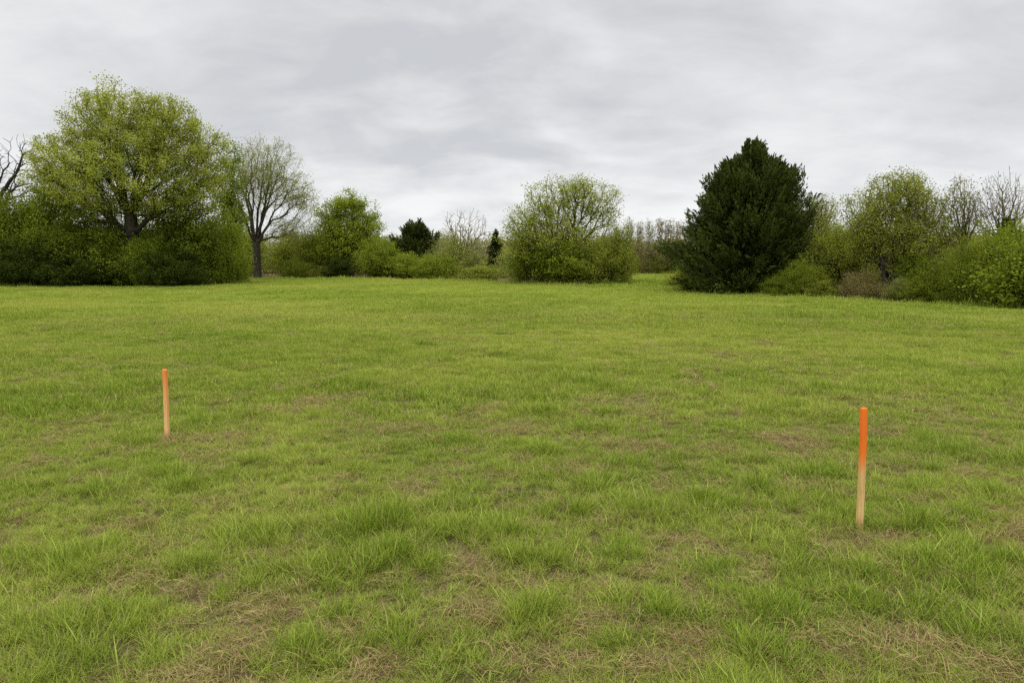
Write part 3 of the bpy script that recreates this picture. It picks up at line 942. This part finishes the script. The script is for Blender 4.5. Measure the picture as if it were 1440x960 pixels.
BUSHES = [
    # left bank
    (-70, 404, 270, 150, 'deep', "dark green bush cut off by the left edge of the photo, under crooked bare limbs"),
    (8, 403, 285, 90, 'deep', "deep green bush right below the crooked bare tree in the left corner"),
    (52, 403, 262, 92, 'green', "mid green rounded bush, tallest between the crooked bare tree and the big maple"),
    (112, 404, 300, 110, 'deep', "deep green bush under the left side of the big maple's crown"),
    (25, 405, 340, 110, 'painted_shade', "low bush with shade painted into its leaves, at the field edge in the far left corner"),
    (95, 405, 350, 110, 'painted_shade', "low bush with shade painted into its leaves, at the field edge left of the maple trunk"),
    (146, 404, 318, 80, 'green', "green bush hiding the left side of the maple trunk"),
    (190, 404.3, 338, 58, 'green', "green bush directly in front of the maple trunk, low and narrow"),
    (188, 400, 298, 120, 'deep', "deep green bush directly behind the maple's fork"),
    (226, 403, 316, 62, 'green', "leafy green bush pressed against the right side of the maple trunk"),
    (255, 403, 288, 100, 'deep', "deep green bush under the right limbs of the big maple"),
    (288, 401, 302, 84, 'green', "mid green bush right of the maple, drooping at the field edge"),
    (228, 405, 352, 90, 'painted_shade', "low bush with shade painted into its leaves, just right of the maple trunk foot"),
    (314, 399, 330, 56, 'green', "green bush at the foot of the sparse tree, on its left"),
    # behind and right of the thin-leafed tree
    (336, 388.5, 316, 70, 'mossy', "dull green thicket behind the sparse tree's trunk"),
    (408, 389.5, 320, 66, 'mossy', "mossy thicket right of the sparse tree's trunk"),
    (438, 391, 316, 60, 'mossy', "mossy thicket between the sparse tree and the bright green tree"),
    (408, 393.2, 364, 50, 'mossy', "low mossy bush at the field edge beside the sparse trunk"),
    (455, 392.5, 373, 56, 'low', "low light green hump of growth left of the bright green tree's foot"),
    (474, 393, 362, 50, 'painted_shade', "bush with shade painted into its leaves, at the foot of the bright green tree"),
    (528, 393, 335, 56, 'green', "green bush adjoining the right side of the bright green tree"),
    (545, 393.5, 348, 56, 'green', "green bush between the bright green tree and the small dark conifer"),
    (578, 394.5, 358, 66, 'green', "bright low bush in front of the small dark conifer"),
    (612, 395.5, 360, 62, 'green', "bright low bush in front and to the right of the small dark conifer"),
    (636, 394, 326, 70, 'olive', "pale olive bush below the small pale bare tree"),
    (662, 394, 350, 40, 'olive', "olive bush between the pale bare tree and the tiny spruce"),
    (678, 398, 374, 62, 'low', "low smooth grassy hump in front of the tiny spruce"),
    (557, 390, 332, 46, 'olive', "pale olive bush glimpsed just left of the small dark conifer"),
    (622, 391, 335, 44, 'olive', "pale olive bush just right of the small dark conifer, beneath the pale bare tree"),
    # round the multi-stemmed tree
    (730, 400, 342, 60, 'olive', "olive bush at the left foot of the multi stemmed tree, beside the tiny spruce"),
    (752, 402, 332, 80, 'mossy', "mossy green bush in front of the left stems of the multi stemmed tree"),
    (800, 403.5, 338, 90, 'green', "green bush in front of the middle of the multi stemmed tree"),
    (846, 404, 338, 70, 'lime', "lime green bush in front of the right stems of the multi stemmed tree"),
    (870, 404, 312, 46, 'lime', "tall lime green bush at the right end of the middle thicket, by the field gap"),
    # right bank
    (962, 407, 372, 44, 'lime', "light green bush against the left side of the big dark conifer"),
    (985, 412.5, 390, 50, 'green', "low green shrub at the left foot of the big dark conifer"),
    (1098, 417, 388, 52, 'dense', "low green shrub in front of the dark conifer's right foot"),
    (1132, 417.5, 366, 60, 'dense', "green shrub filling the corner right of the big dark conifer"),
    (1162, 419, 392, 44, 'low', "low pale green shrub at the field edge right of the dark conifer"),
    (1165, 416, 330, 70, 'lime', "lime green bush below the small pale budding tree"),
    (1192, 416, 304, 78, 'lime', "tallest lime green bush, leaning on the left side of the olive yellow tree"),
    (1218, 421, 372, 58, 'brown', "rusty brown twiggy shrub left of the olive yellow tree's foot"),
    (1238, 421.5, 394, 40, 'brown', "low brown twiggy shrub at the left foot of the olive yellow tree"),
    (1304, 422, 350, 60, 'green', "green bush at the right foot of the olive yellow tree"),
    (1270, 423, 388, 44, 'olive', "low olive shrub in front of the olive yellow tree's trunk"),
    (1262, 414, 345, 90, 'lime', "lime green bush directly behind the olive yellow tree's stems"),
    (1325, 420, 328, 66, 'olive', "olive brown bush behind the bare ground strip near the right bare trees"),
    (1345, 425, 360, 76, 'mossy', "mossy bush on the bare ground strip, between olive yellow tree and right bushes"),
    (1310, 424.5, 385, 56, 'green', "low green bush on the bare ground strip near the right end"),
    (1384, 428.5, 332, 76, 'dense', "green bush in front of the two right bare trees"),
    (1425, 431, 313, 84, 'dense', "tallest bright green bush at the right edge of the photo"),
    (1446, 433, 350, 70, 'dense', "green bush cut off by the right edge of the photo, nearest to the field"),
    (1530, 438, 300, 160, 'green', "large green bush beyond the right edge"),
    (1135, 410, 335, 60, 'olive', "olive bush behind the right side of the big dark conifer"),
]
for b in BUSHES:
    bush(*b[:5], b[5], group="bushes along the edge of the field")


# ------------------------------------------------------------------ the far wood
def far_tree_meshes(v, mat, tw):
    T = Tree(); b = T.add((0, 0, -.2), -1)
    for j in range(3):
        T.limb(b, (rng.normal(0, .5), rng.normal(0, .5), 4 + rng.random()), 6, .05, .02)
    env = [(0, 0, 4.6, 1.5, 1.5, 3.0), (.5, 0, 3.0, 1.7, 1.7, 2.0), (-.5, 0, 6.3, 1.0, 1.0, 1.5)]
    tp = sample_env(env, 300, .5, .4, v)
    tips = T.tips(tp, .6, .5, start_from=1, jit=.04, rise=.1)
    r, ch = T.radii(.13, .42, .018)
    V, F_ = T.tubes(r, sides=4)
    w = mesh_np("far_wood_branches", V, F_, [tw], smooth=True)
    V, F_, t = put_leaves(T, tips, 10, .3, .16, .35, 1.4, v)
    return w, mesh_np("far_wood_buds", V, F_, [mat], {"tint": t})


L_FAR = mat_leaf("leaf_far_brown", (.15, .13, .050), (.28, .25, .10), .3)
L_FARG = mat_leaf("leaf_far_green", (.15, .155, .035), (.29, .30, .08), .3)
FM = [far_tree_meshes(60, L_FAR, B_TWIG), far_tree_meshes(61, L_FARG, B_TWIG), far_tree_meshes(62, L_FAR, B_GREY)]


def far_tree(px, d, top, wpx, mi, label, group):
    x = (px - 720) * d / F
    H = at_depth(px, top, d)[2]; W = wpx * d / F
    root = bpy.data.objects.new("distant_tree", None); COL.objects.link(root); root.empty_display_size = .3
    root.location = (x, d, float(ground_z(np.array([x]), np.array([d]))[0]) - .05)
    root.rotation_euler = (0, 0, random.random() * 6.28); root.scale = (W / 3.8, W / 3.8, H / 7.6)
    tag(root, label, "tree", group)
    link("trunk", FM[mi][0], root); link("crown", FM[mi][1], root)


k = 0
for px, d, top, w, mi in [(866, 84, 318, 26, 1), (884, 88, 303, 22, 1), (899, 92, 309, 22, 0), (911, 88, 305, 22, 1), (925, 93, 304, 26, 0), (940, 89, 306, 28, 0),
                          (954, 93, 308, 28, 0), (968, 88, 306, 30, 2), (892, 84, 340, 30, 0), (915, 84, 345, 34, 2), (940, 83, 338, 34, 2), (962, 84, 342, 34, 0), (875, 84, 345, 26, 1)]:
    far_tree(px, d, top, w, mi, "thin brown budding tree of the far wood seen through the gap beside the dark conifer", "trees of the far wood")

# undergrowth at the foot of the far wood
for px, w, kd in [(872, 30, 'mossy'), (890, 28, 'mossy'), (908, 30, 'brown'), (925, 30, 'mossy'), (942, 30, 'mossy'), (958, 30, 'brown'), (975, 28, 'mossy')]:
    bush(px, 388.3, 362, w, kd, "low dull shrub along the foot of the far wood beyond the second field", group="shrubs at the foot of the far wood")


# one mass of distant woodland round the back, only glimpsed between the crowns
def woodland():
    Vs, Fs, Ts = [], [], []; o = 0
    W0V, W0F, W0T = [], [], []; o2 = 0
    src = []
    for me_w, me_l in FM:
        a = np.zeros(len(me_l.vertices) * 3, np.float32); me_l.vertices.foreach_get("co", a)
        t = np.zeros(len(me_l.vertices), np.float32); me_l.attributes['tint'].data.foreach_get("value", t)
        src.append((a.reshape(-1, 3), t))
    for i in range(150):
        px = -420 + i * 15.5 + rng.normal(0, 4)
        d = 96 + 22 * rng.random()
        if px < 340: d = 74 + 14 * rng.random()
        if px > 1020: d = 62 + 16 * rng.random()
        top = 329 + rng.normal(0, 5) + (4 if 560 < px < 720 else 0)
        if 860 < px < 985: top += 6
        V, t = src[rng.integers(3)]
        H = at_depth(px, top, d)[2]; s_ = (4.2 + 2 * rng.random()) / 3.8
        a = rng.random() * 6.28
        c, sn = math.cos(a), math.sin(a)
        q = V.reshape(-1, 4, 3)
        cen = q.mean(1)
        mv = (cen * np.array([s_ * 1.3, s_ * 1.3, H / 7.6]))
        mv[:, 2] = mv[:, 2] - .18 * H * (1 - cen[:, 2] / 7.6)
        mv[:, 2] = np.maximum(mv[:, 2], .1)
        q2 = (q - cen[:, None]) * 1.5 + mv[:, None]
        q2 = q2.reshape(-1, 3)
        x = q2[:, 0] * c - q2[:, 1] * sn + (px - 720) * d / F
        y = q2[:, 0] * sn + q2[:, 1] * c + d
        Vs.append(np.stack([x, y, q2[:, 2]], 1)); Ts.append(t)
        Fs.append(np.arange(len(q2)).reshape(-1, 4) + o); o += len(q2)
    me = mesh_np("woodland", np.concatenate(Vs), np.concatenate(Fs), [L_FARG], {"tint": np.concatenate(Ts)})
    tag(link("distant_woodland", me), "faint dull green distant woodland filling the gaps behind the tree line", "woodland", kind="stuff")


woodland()


# ------------------------------------------------------------------ the two stakes
def mat_stake(name, h, p0, p1, wood1, wood2, paint, smear):
    m, nt, ns, ln = new_mat(name)
    tc = ns.new('ShaderNodeTexCoord'); sp = ns.new('ShaderNodeSeparateXYZ'); ln.new(tc.outputs['Object'], sp.inputs[0])
    mp = ns.new('ShaderNodeMapping'); mp.inputs['Scale'].default_value = (90, 90, 5); ln.new(tc.outputs['Object'], mp.inputs[0])
    gr = N(ns, 'ShaderNodeTexNoise'); gr.inputs['Scale'].default_value = 1.0; gr.inputs['Detail'].default_value = 5; ln.new(mp.outputs[0], gr.inputs[0])
    n2 = N(ns, 'ShaderNodeTexNoise'); n2.inputs['Scale'].default_value = 14; n2.inputs['Detail'].default_value = 4; ln.new(tc.outputs['Object'], n2.inputs[0])
    wood = mixc(ns, ln, maprange(ns, ln, gr.outputs[0], .3, .7), wood1, wood2)
    wood = mixc(ns, ln, maprange(ns, ln, n2.outputs[0], .55, .75, 0, .5), wood, tuple(c * .6 for c in wood1))
    wood = mixc(ns, ln, maprange(ns, ln, sp.outputs[2], .02, .12, .55, 0), wood, (.16, .12, .06))
    ma = ns.new('ShaderNodeMath'); ma.operation = 'MULTIPLY_ADD'; ln.new(gr.outputs[0], ma.inputs[0]); ma.inputs[1].default_value = smear
    ln.new(sp.outputs[2], ma.inputs[2])
    f = maprange(ns, ln, ma.outputs[0], p0 + smear * .5, p1 + smear * .5)
    pc = mixc(ns, ln, maprange(ns, ln, n2.outputs[0], .35, .7, 0, .35), paint, tuple(c * .75 for c in paint))
    c = mixc(ns, ln, f, wood, pc)
    p = N(ns, 'ShaderNodeBsdfPrincipled', i_Roughness=.65); p.inputs['Specular IOR Level'].default_value = .25
    ln.new(c, p.inputs['Base Color'])
    bp = ns.new('ShaderNodeBump'); bp.inputs['Strength'].default_value = .35; bp.inputs['Distance'].default_value = .002
    ln.new(gr.outputs[0], bp.inputs['Height']); ln.new(bp.outputs[0], p.inputs['Normal'])
    o = ns.new('ShaderNodeOutputMaterial'); ln.new(p.outputs[0], o.inputs[0])
    return m


def stake(px, py, top, wpx, paint_from, mat, label, tilt, yaw):
    x, y = gp(px, py)
    d = y * math.cos(PITCH) + CAM_H * math.sin(PITCH)
    h = at_depth(px, top, y)[2]; w = wpx * d / F / (abs(math.cos(yaw)) + .75 * abs(math.sin(yaw))); dp = w * .75
    root = bpy.data.objects.new("marker_stake", None); COL.objects.link(root)
    gz = float(ground_z(np.array([x]), np.array([y]))[0])
    root.location = (x, y, gz); root.rotation_euler = (0, tilt, yaw); root.empty_display_size = .1
    tag(root, label, "stake", "orange topped wooden stakes in the grass")
    h -= gz

    def body(name, z0, z1, cap, point=False):
        zs = list(np.linspace(z0, z1, 14)); rows = []
        cr = w * .16
        for z in zs: rows.append((z, 1.0 - .04 * (z / h) + .012 * math.sin(z * 23)))
        if cap: rows += [(z1 + w * .10, .93), (z1 + w * .16, .74)]
        prof = []
        for sx, sy in ((1, 1), (-1, 1), (-1, -1), (1, -1)):
            for q in range(4):
                a0 = {(1, 1): 0, (-1, 1): PI / 2, (-1, -1): PI, (1, -1): 1.5 * PI}[(sx, sy)] + q / 3 * PI / 2
                prof.append((sx * (w / 2 - cr) + cr * math.cos(a0), sy * (dp / 2 - cr) + cr * math.sin(a0)))
        V = []; Fq = []
        for z, sc in rows:
            bend = .004 * math.sin(z * 4.2)
            for a_, b_ in prof: V.append((a_ * sc + bend, b_ * sc, z))
        nP = len(prof)
        for r_ in range(len(rows) - 1):
            for q in range(nP):
                Fq.append((r_ * nP + q, r_ * nP + (q + 1) % nP, (r_ + 1) * nP + (q + 1) % nP, (r_ + 1) * nP + q))
        me = bpy.data.meshes.new(name)
        Fq = list(Fq)
        if cap: Fq.append(tuple(range((len(rows) - 1) * nP, len(rows) * nP)))
        me.from_pydata(V, [], Fq); me.materials.append(mat)
        for p_ in me.polygons: p_.use_smooth = len(p_.vertices) == 4
        me.update()
        return link(name, me, root)
    zp = h * paint_from
    body("wooden_shaft", -.15, zp, False)
    body("painted_top", zp, h - w * .16, True)
    return root


stake(1208, 746, 573, 10.2, .66,
      mat_stake("stake_wood_pale", .72, .33, .50, (.52, .33, .12), (.74, .51, .22), (.86, .185, .020), .16),
      "thicker nearer stake at right, vivid orange top third over pale yellow wood", math.radians(-.8), .25)
stake(235, 621, 519, 7.6, .90,
      mat_stake("stake_wood_ruddy", .65, .24, .70, (.62, .32, .12), (.80, .50, .22), (.84, .24, .055), .22),
      "thinner farther stake at left, ruddy wood with faded orange stain and red orange tip", math.radians(1.2), -.3)

# ------------------------------------------------------------------ sky and light
SUN_EL, SUN_AZ = math.radians(58), math.radians(200)         # azimuth from +Y clockwise
w = bpy.data.worlds.new("World"); S.world = w; w.use_nodes = True
nt = w.node_tree; ns, ln = nt.nodes, nt.links; ns.clear()
sky = ns.new('ShaderNodeTexSky'); sky.sky_type = 'NISHITA'; sky.sun_disc = False
sky.sun_elevation = SUN_EL; sky.sun_rotation = SUN_AZ
tc = ns.new('ShaderNodeTexCoord'); sp = ns.new('ShaderNodeSeparateXYZ'); ln.new(tc.outputs['Generated'], sp.inputs[0])


def math_n(op, a, b=None, c=None):
    m = ns.new('ShaderNodeMath'); m.operation = op
    for i, v in enumerate((a, b, c)):
        if v is None: continue
        if isinstance(v, (int, float)): m.inputs[i].default_value = v
        else: ln.new(v, m.inputs[i])
    return m.outputs[0]


zz = math_n('ADD', math_n('MAXIMUM', sp.outputs[2], 0.0), .27)
cx = math_n('DIVIDE', sp.outputs[0], zz); cy = math_n('DIVIDE', sp.outputs[1], zz)
cb = ns.new('ShaderNodeCombineXYZ'); ln.new(cx, cb.inputs[0]); ln.new(cy, cb.inputs[1])


def cloud(scale, detail, rough, dist, off, sx=1.0):
    mp = ns.new('ShaderNodeMapping'); mp.inputs['Location'].default_value = off; mp.inputs['Scale'].default_value = (sx, 1, 1)
    mp.inputs['Rotation'].default_value = (0, 0, .18)
    ln.new(cb.outputs[0], mp.inputs[0])
    n_ = ns.new('ShaderNodeTexNoise'); n_.inputs['Scale'].default_value = scale; n_.inputs['Detail'].default_value = detail
    n_.inputs['Roughness'].default_value = rough; n_.inputs['Distortion'].default_value = dist
    ln.new(mp.outputs[0], n_.inputs[0])
    return n_.outputs[0]


big = cloud(1.0, 3, .5, .4, (3.1, 1.7, 0))
mid = cloud(3.0, 7, .55, .5, (7.7, 2.2, 0), .8)
fin = cloud(8.5, 8, .6, .4, (1.2, 9.1, 0), .7)
v = math_n('MULTIPLY_ADD', big, .50, math_n('MULTIPLY_ADD', mid, .44, math_n('MULTIPLY', fin, .17)))
_r = ray(655, 150); _l = math.sqrt(sum(q * q for q in _r))
dot = ns.new('ShaderNodeVectorMath'); dot.operation = 'DOT_PRODUCT'; ln.new(tc.outputs['Generated'], dot.inputs[0])
dot.inputs[1].default_value = tuple(q / _l for q in _r)
msk = maprange(ns, ln, dot.outputs['Value'], .955, .999)
puff = cloud(3.4, 6, .5, .3, (4.2, 6.6, 0), 1.0)
v = math_n('ADD', v, math_n('MULTIPLY', msk, math_n('MULTIPLY_ADD', puff, .55, -.265)))
t = maprange(ns, ln, v, .42, .68, smooth=False)
ccol = mixc(ns, ln, t, (6.15, 6.28, 6.5), (8.6, 8.66, 8.7))
# overcast skies are far brighter overhead than at the horizon
hor = maprange(ns, ln, sp.outputs[2], 0.0, .20, 1.14, 1.0)
zen = maprange(ns, ln, sp.outputs[2], .36, .95, 1.0, 3.2)
cm = mixc(ns, ln, maprange(ns, ln, sp.outputs[2], .40, .8), ccol, mixc(ns, ln, 1.0, ccol, (1.04, 1.0, .90), 'MULTIPLY'))
vm = ns.new('ShaderNodeVectorMath'); vm.operation = 'SCALE'; ln.new(cm, vm.inputs[0]); ln.new(math_n('MULTIPLY', hor, zen), vm.inputs['Scale'])
fin_c = mixc(ns, ln, .94, sky.outputs[0], vm.outputs[0])
bg = ns.new('ShaderNodeBackground'); bg.inputs['Strength'].default_value = .10
ln.new(fin_c, bg.inputs[0])
wo = ns.new('ShaderNodeOutputWorld'); ln.new(bg.outputs[0], wo.inputs[0])

sd = bpy.data.lights.new("sun", 'SUN'); sd.energy = 1.3; sd.angle = math.radians(25); sd.color = (1, .97, .92)
so = bpy.data.objects.new("sun", sd); COL.objects.link(so)
# from the azimuth / elevation above, shining back to the field
dx, dy, dz = math.sin(SUN_AZ) * math.cos(SUN_EL), math.cos(SUN_AZ) * math.cos(SUN_EL), math.sin(SUN_EL)
from mathutils import Vector
so.rotation_euler = Vector((dx, dy, dz)).to_track_quat('Z', 'Y').to_euler()
so.location = (dx * 50, dy * 50, dz * 50)

S.view_settings.view_transform = 'Standard'
S.view_settings.look = 'None'
S.view_settings.gamma = 1
S.view_settings.exposure = 0
S.view_settings.use_curve_mapping = False
S.cycles.max_bounces = 6
S.cycles.diffuse_bounces = 3
S.cycles.transmission_bounces = 4
S.cycles.use_denoising = False
